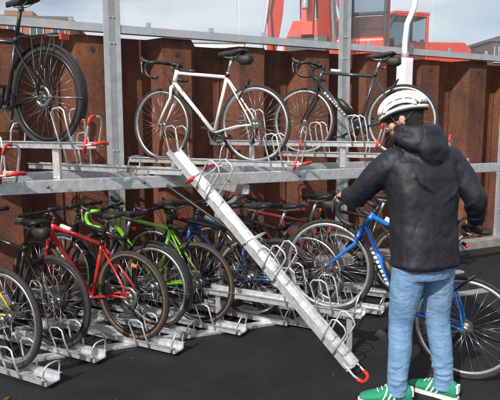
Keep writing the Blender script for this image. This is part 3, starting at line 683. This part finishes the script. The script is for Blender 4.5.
m.ell(hp(-.032,0,.005),(.086,.079,.085),HAIR,24,14,RH); m.ell(hp(-.05,0,-.04),(.056,.060,.053),HAIR,20,12,RH)
m.build('hair_and_eyes',man,inv=True)
m=MB(); HW=mat('helmet_white',(.70,.71,.73),.35,0,.08,10,coat=.4)
def he(u,phi,rx=.136,ry=.096,rz=.102,ex=0):
    return hp(-.012+(rx+ex)*math.cos(u)*math.cos(phi)**.5,(ry+ex)*math.sin(phi),.045+(rz+ex)*math.sin(u)*math.cos(phi))
m.ell(hp(-.012,0,.045),(.124,.089,.090),BLK,28,16,RH)
for phi in(-1.12,-.78,-.42,0,.42,.78,1.12):
    pts=[he(math.pi*(.03+.94*i/14),phi) for i in range(15)]
    cen=hp(-.012,0,.045)
    secs=[]
    for i,p in enumerate(pts):
        t=(pts[min(i+1,14)]-pts[max(i-1,0)]).normalized(); nn=(p-cen).normalized(); sd=t.cross(nn).normalized(); nn=sd.cross(t)
        secs.append((p,sd,nn,.0135 if 0<i<14 else .007,.009))
    m.loft(secs,HW,10,2.5)
for u in(.22,.42,.60,.80):
    pts=[he(math.pi*u,-1.15+2.3*i/12,ex=-.006) for i in range(13)]
    m.tube(pts,.0095,HW,8)
rim=[hp(-.012+.134*math.cos(a),.099*math.sin(a),.040-.012*math.cos(2*a)) for a in [2*math.pi*i/32 for i in range(32)]]
m.tube(rim,.011,HW,10,closed=True)
rim2=[hp(-.012+.131*math.cos(a),.096*math.sin(a),.028-.012*math.cos(2*a)) for a in [2*math.pi*i/32 for i in range(32)]]
m.tube(rim2,.009,BLK,8,closed=True)
for sy in(-1,1):
    m.tube([hp(.05,sy*.085,.03),hp(.015,sy*.083,-.045),hp(.045,sy*.045,-.115),hp(.05,0,-.124)],.004,BLK,6)
    m.tube([hp(-.08,sy*.075,.02),hp(.015,sy*.083,-.045)],.004,BLK,6)
m.build('cycle_helmet',man,inv=True)
def hand(nm,wrist,fdir,back,side,curl,par):
    x=V(fdir).normalized(); z=V(back); z=(z-x*z.dot(x)).normalized(); y=z.cross(x)*side
    R=Matrix((x,y,z)).transposed(); W=V(wrist)
    q=lambda a,b,c: W+R@V((a,b,c))
    m=MB()
    m.loft([(q(-.05,0,0),y,z,.027,.021),(q(-.01,0,0),y,z,.028,.020),(q(.02,0,0),y,z,.034,.019),(q(.055,0,.001),y,z,.041,.017),(q(.085,0,.001),y,z,.041,.014),(q(.092,0,0),y,z,.034,.010)],SKIN,16,2.4)
    for fy,ln,r in((.030,.92,.0088),(.010,1.0,.009),(-.011,.95,.0086),(-.030,.76,.0078)):
        a=.15; p=V((.078,fy,0)); pts=[V((.06,fy*.9,0)),p.copy()]; rs=[r,r*1.1]
        for L_,da in((.044*ln,curl[0]),(.028*ln,curl[1]),(.022*ln,curl[2])):
            a+=da; dr=V((math.cos(a),fy*.6,-math.sin(a))).normalized()
            p2=p+dr*L_; pts+= [p.lerp(p2,.5),p2.copy()]; rs+=[r*.93,r]; r*=.93; p=p2
        rs[-1]*=.7
        m.tube([q(*p_) for p_ in pts],rs,SKIN,10)
    m.tube([q(.01,.02,-.006),q(.035,.042,-.012),q(.055,.056,-.024),q(.072,.055,-.042),q(.083,.048,-.054)],[.016,.0135,.0115,.0108,.007],SKIN,10)
    o=m.build(nm,par,inv=True); finish(o,.0035,2); return o
hand('left_hand',wrL+V((-.002,.035,.0)),(-.25,.95,-.05),(-.35,-.05,.94),-1,(.75,.75,.55),man)
hand('right_hand',wrR+V((.0,.02,-.01)),(-.03,.85,-.45),(.3,.45,.85),1,(.45,.4,.3),man)

# ------------------------------------------------------------------ light
az=V((-.46,-.78,0)).normalized(); el=math.radians(38)
sd=V((az.x*math.cos(el),az.y*math.cos(el),math.sin(el)))
Ld=bpy.data.lights.new('sun','SUN'); Ld.energy=4.6; Ld.angle=math.radians(.55); Ld.color=(1,.95,.88)
lo=bpy.data.objects.new('sun',Ld); lo.rotation_euler=(-sd).to_track_quat('-Z','Y').to_euler(); lo.location=(0,0,10); sc.collection.objects.link(lo)
wd=bpy.data.worlds.new('World'); sc.world=wd; wd.use_nodes=True; nt=wd.node_tree
bg=nt.nodes['Background']; sk=nt.nodes.new('ShaderNodeTexSky'); sk.sky_type='NISHITA'; sk.sun_disc=False; sk.sun_elevation=el; sk.sun_rotation=math.atan2(az.x,az.y); sk.dust_density=3; sk.air_density=1.0
tc=nt.nodes.new('ShaderNodeTexCoord'); mp=nt.nodes.new('ShaderNodeMapping'); mp.inputs['Scale'].default_value=(1,1,3.5)
nz=nt.nodes.new('ShaderNodeTexNoise'); nz.inputs['Scale'].default_value=2.2; nz.inputs['Detail'].default_value=7; nz.inputs['Roughness'].default_value=.55
cr=nt.nodes.new('ShaderNodeValToRGB'); cr.color_ramp.elements[0].position=.38; cr.color_ramp.elements[0].color=(.2,.2,.2,1); cr.color_ramp.elements[1].position=.62; cr.color_ramp.elements[1].color=(.95,.95,.95,1)
mx=nt.nodes.new('ShaderNodeMix'); mx.data_type='RGBA'; mx.inputs[7].default_value=(6.7,7.0,7.3,1)
nt.links.new(tc.outputs['Generated'],mp.inputs[0]); nt.links.new(mp.outputs[0],nz.inputs[0]); nt.links.new(nz.outputs['Fac'],cr.inputs[0]); nt.links.new(cr.outputs[0],mx.inputs[0])
nt.links.new(sk.outputs[0],mx.inputs[6]); nt.links.new(mx.outputs[2],bg.inputs[0]); bg.inputs[1].default_value=.13

# ------------------------------------------------------------------ camera
cd=bpy.data.cameras.new('camera'); cd.lens=39.6; cd.sensor_width=36; cd.clip_end=2000; cd.clip_start=.05
co=bpy.data.objects.new('camera',cd); co.location=(0,0,1.6); co.rotation_euler=(math.radians(90-7.25),0,0); sc.collection.objects.link(co); sc.camera=co
